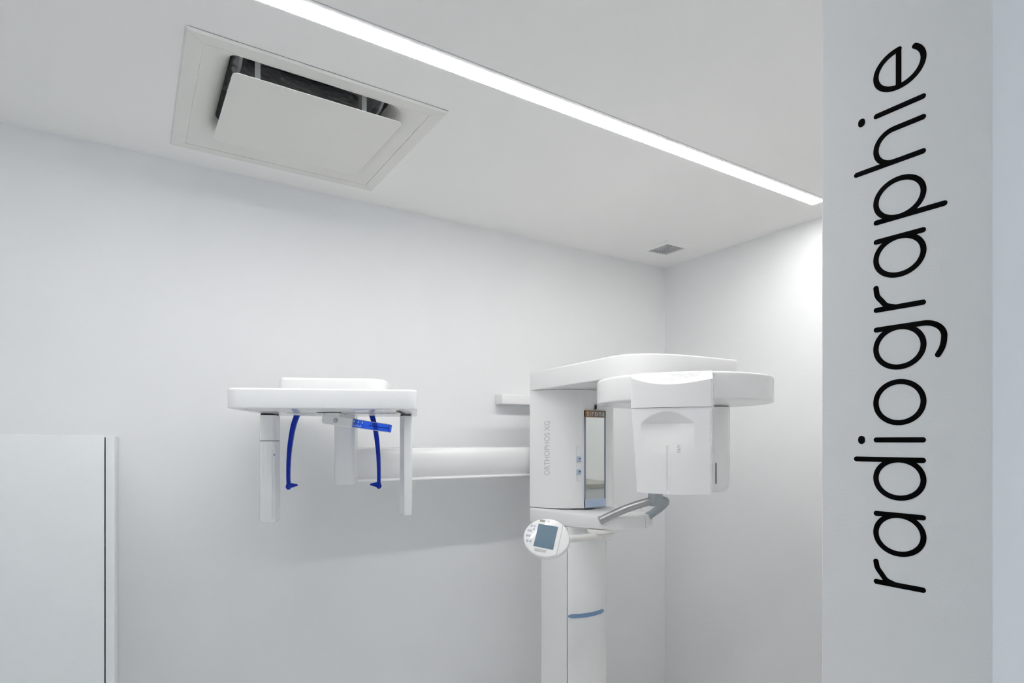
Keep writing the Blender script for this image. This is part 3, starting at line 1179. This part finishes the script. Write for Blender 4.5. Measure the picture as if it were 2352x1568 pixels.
# sensor holder at the left, with its ring joint
sp_ = rounded([(-.014, .330, .028), (.0430, .330, .022), (.0430, .420, .022), (-.014, .420, .028)], 8)
sens = hslab('sensor_holder', sp_, -.2800, -.0015, 'plastic', unit, .010, .001)
hslab('sensor_neck', offset(sp_, .0005), .0005, ZB - .006, 'plastic', sens, .001, 0)
hslab('sensor_ring', offset(sp_, .0015), -.0016, .0006, 'dark', sens)
hslab('sensor_gap', offset(sp_, .004), ZB - .0065, ZB + .001, 'dark', sens)
hslab('sensor_seam', [(.0330, .3335), (.0338, .3338), (.0338, .3390), (.0330, .3390)], -.262, -.030, 'greyink', sens)
hslab('sensor_latch', [(.0370, .3365), (.0402, .3390), (.0402, .343), (.0370, .343)], -.052, -.044, 'framegrey', sens)
# collimator holder at the right: prow-shaped plan
co = [(.4590, .372), (.4745, .352), (.4985, .3585), (.5000, .362), (.5000, .425), (.4960, .430), (.4640, .430), (.4590, .425)]
col = hslab('collimator_holder', co, -.2640, ZB - .004, 'plastic', unit, .003, .001)
hslab('collimator_gap', offset(co, .002), ZB - .0045, ZB + .001, 'dark', col)
hslab('collimator_seam', [(.4742, .3512), (.4750, .3514), (.4750, .3560), (.4742, .3560)], -.262, ZB - .006, 'greyink', col)


# blue ear rods
def ear_rod(name, s0, sgn, bow):
    prof_ = [(0, .0890), (.012, .055), (.021, .012), (.0275, -.035), (.0305, -.080), (.0315, -.125), (.0305, -.150), (.0300, -.1600)]
    cent = catmull([(s0 - sgn * a * bow, .372, z) for a, z in prof_], 5)
    n = len(cent)
    rgs = []
    for i, c in enumerate(cent):
        f = i / (n - 1)
        hw_ = .0092 - .0030 * min(1, f * 1.5)
        dp = .011 - .004 * f
        rr = rounded([(-hw_, -dp, .003), (hw_, -dp, .003), (hw_, dp, .003), (-hw_, dp, .003)], 3)
        rgs.append([H(c.x + x, c.y + y, c.z) for x, y in rr])
    o = loft('ear_rod', rgs, 'bluesolid', unit, 40)
    # conical plug pointing inwards and the rounded heel
    b_ = cent[-1]
    ax = av * sgn
    base = Vector(H(b_.x - sgn * .008, .372, b_.z + .004))
    tip = Vector(H(b_.x + sgn * .0300, .372, b_.z + .006))
    pts = [base.lerp(tip, f) for f in (0, .15, .5, .88, .97, 1)]
    tube('ear_plug', [tuple(p) for p in pts], [.006, .0118, .0080, .0040, .0030, .0008], 'bluesolid', o, 18)
    hb = Vector(H(b_.x - sgn * .001, .372, b_.z))
    tube('rod_heel', [tuple(hb + Vector((0, 0, z))) for z in (.004, -.002, -.006, -.0095, -.0105)], [.0098, .0095, .0075, .004, .0005], 'bluesolid', o, 18)
    hslab('rod_mount', rounded([(s0 - .010, .358, .003), (s0 + .010, .358, .003), (s0 + .010, .386, .003), (s0 - .010, .386, .003)], 3), .0885, ZB + .001, 'whiteink', o)
    return o


ear_rod('ear_rod', .1070, 1, .93)
ear_rod('ear_rod', .3620, -1, .76)

# nasal rest: white arm with a blue measuring slide
NA, NB = Vector((.211, .0745)), Vector((.435, .0410))
nd = (NB - NA).normalized()
nu = Vector((-nd.y, nd.x))


def NR(l, h_, d):
    p = NA + nd * l + nu * h_
    return H(p.x, .300 + d, p.y)


def nslab(name, plan2, d0, d1, m, parent, fil=0):
    lev = [(fil, d0), (0, d0 + fil), (0, d1 - fil), (fil, d1)] if fil else [(0, d0), (0, d1)]
    return loft(name, [[NR(l, h_, d) for l, h_ in (offset(plan2, i) if i else plan2)] for i, d in lev], m, parent, 40)


nar = nslab('nasal_rest', rounded([(-.006, -.017, .012), (.096, -.0165, .001), (.096, .0165, .001), (-.006, .017, .012)], 6), -.012, .016, 'plastic_matt', unit, .003)
nslab('nasal_slide', rounded([(.0945, -.0150, .001), (.2265, -.0140, .004), (.2265, .0140, .004), (.0945, .0150, .001)], 4), -.009, .012, 'blue', nar, .002)
nslab('slide_rail', [(.150, -.0016), (.219, -.0016), (.219, .0012), (.150, .0012)], -.0100, -.0089, 'bluesolid', nar)
nslab('slide_end', [(.2165, -.0125), (.2185, -.0125), (.2185, .0125), (.2165, .0125)], -.0098, -.0089, 'bluesolid', nar)
for k in range(9):
    nslab('scale_tick', [(.098 + k * .0032, -.0095), (.0990 + k * .0032, -.0095), (.0990 + k * .0032, -.0055 + (.003 if k % 4 == 0 else 0)), (.098 + k * .0032, -.0055 + (.003 if k % 4 == 0 else 0))],
          -.0098, -.0089, 'whiteink', nar)
for k in range(3):
    nslab('scale_mark', [(.0985 + k * .0135, .0035), (.1015 + k * .0135, .0035), (.1015 + k * .0135, .0085), (.0985 + k * .0135, .0085)], -.0098, -.0089, 'whiteink', nar)
c0 = Vector(NR(.040, 0, -.0120))
cyl('pivot_screw', c0, (-bv.x, -bv.y, 0), .0066, .003, 'greyplast', nar, 24, .0008)
cyl('screw_socket', c0 + Vector((-bv.x, -bv.y, 0)) * .003, (-bv.x, -bv.y, 0), .0028, .0003, 'palegrey', nar, 16)
hslab('nasal_mount', rounded([(.215, .29, .008), (.265, .29, .008), (.265, .40, .008), (.215, .40, .008)], 4), .0830, ZB + .001, 'plastic_matt', nar, .002, 0)
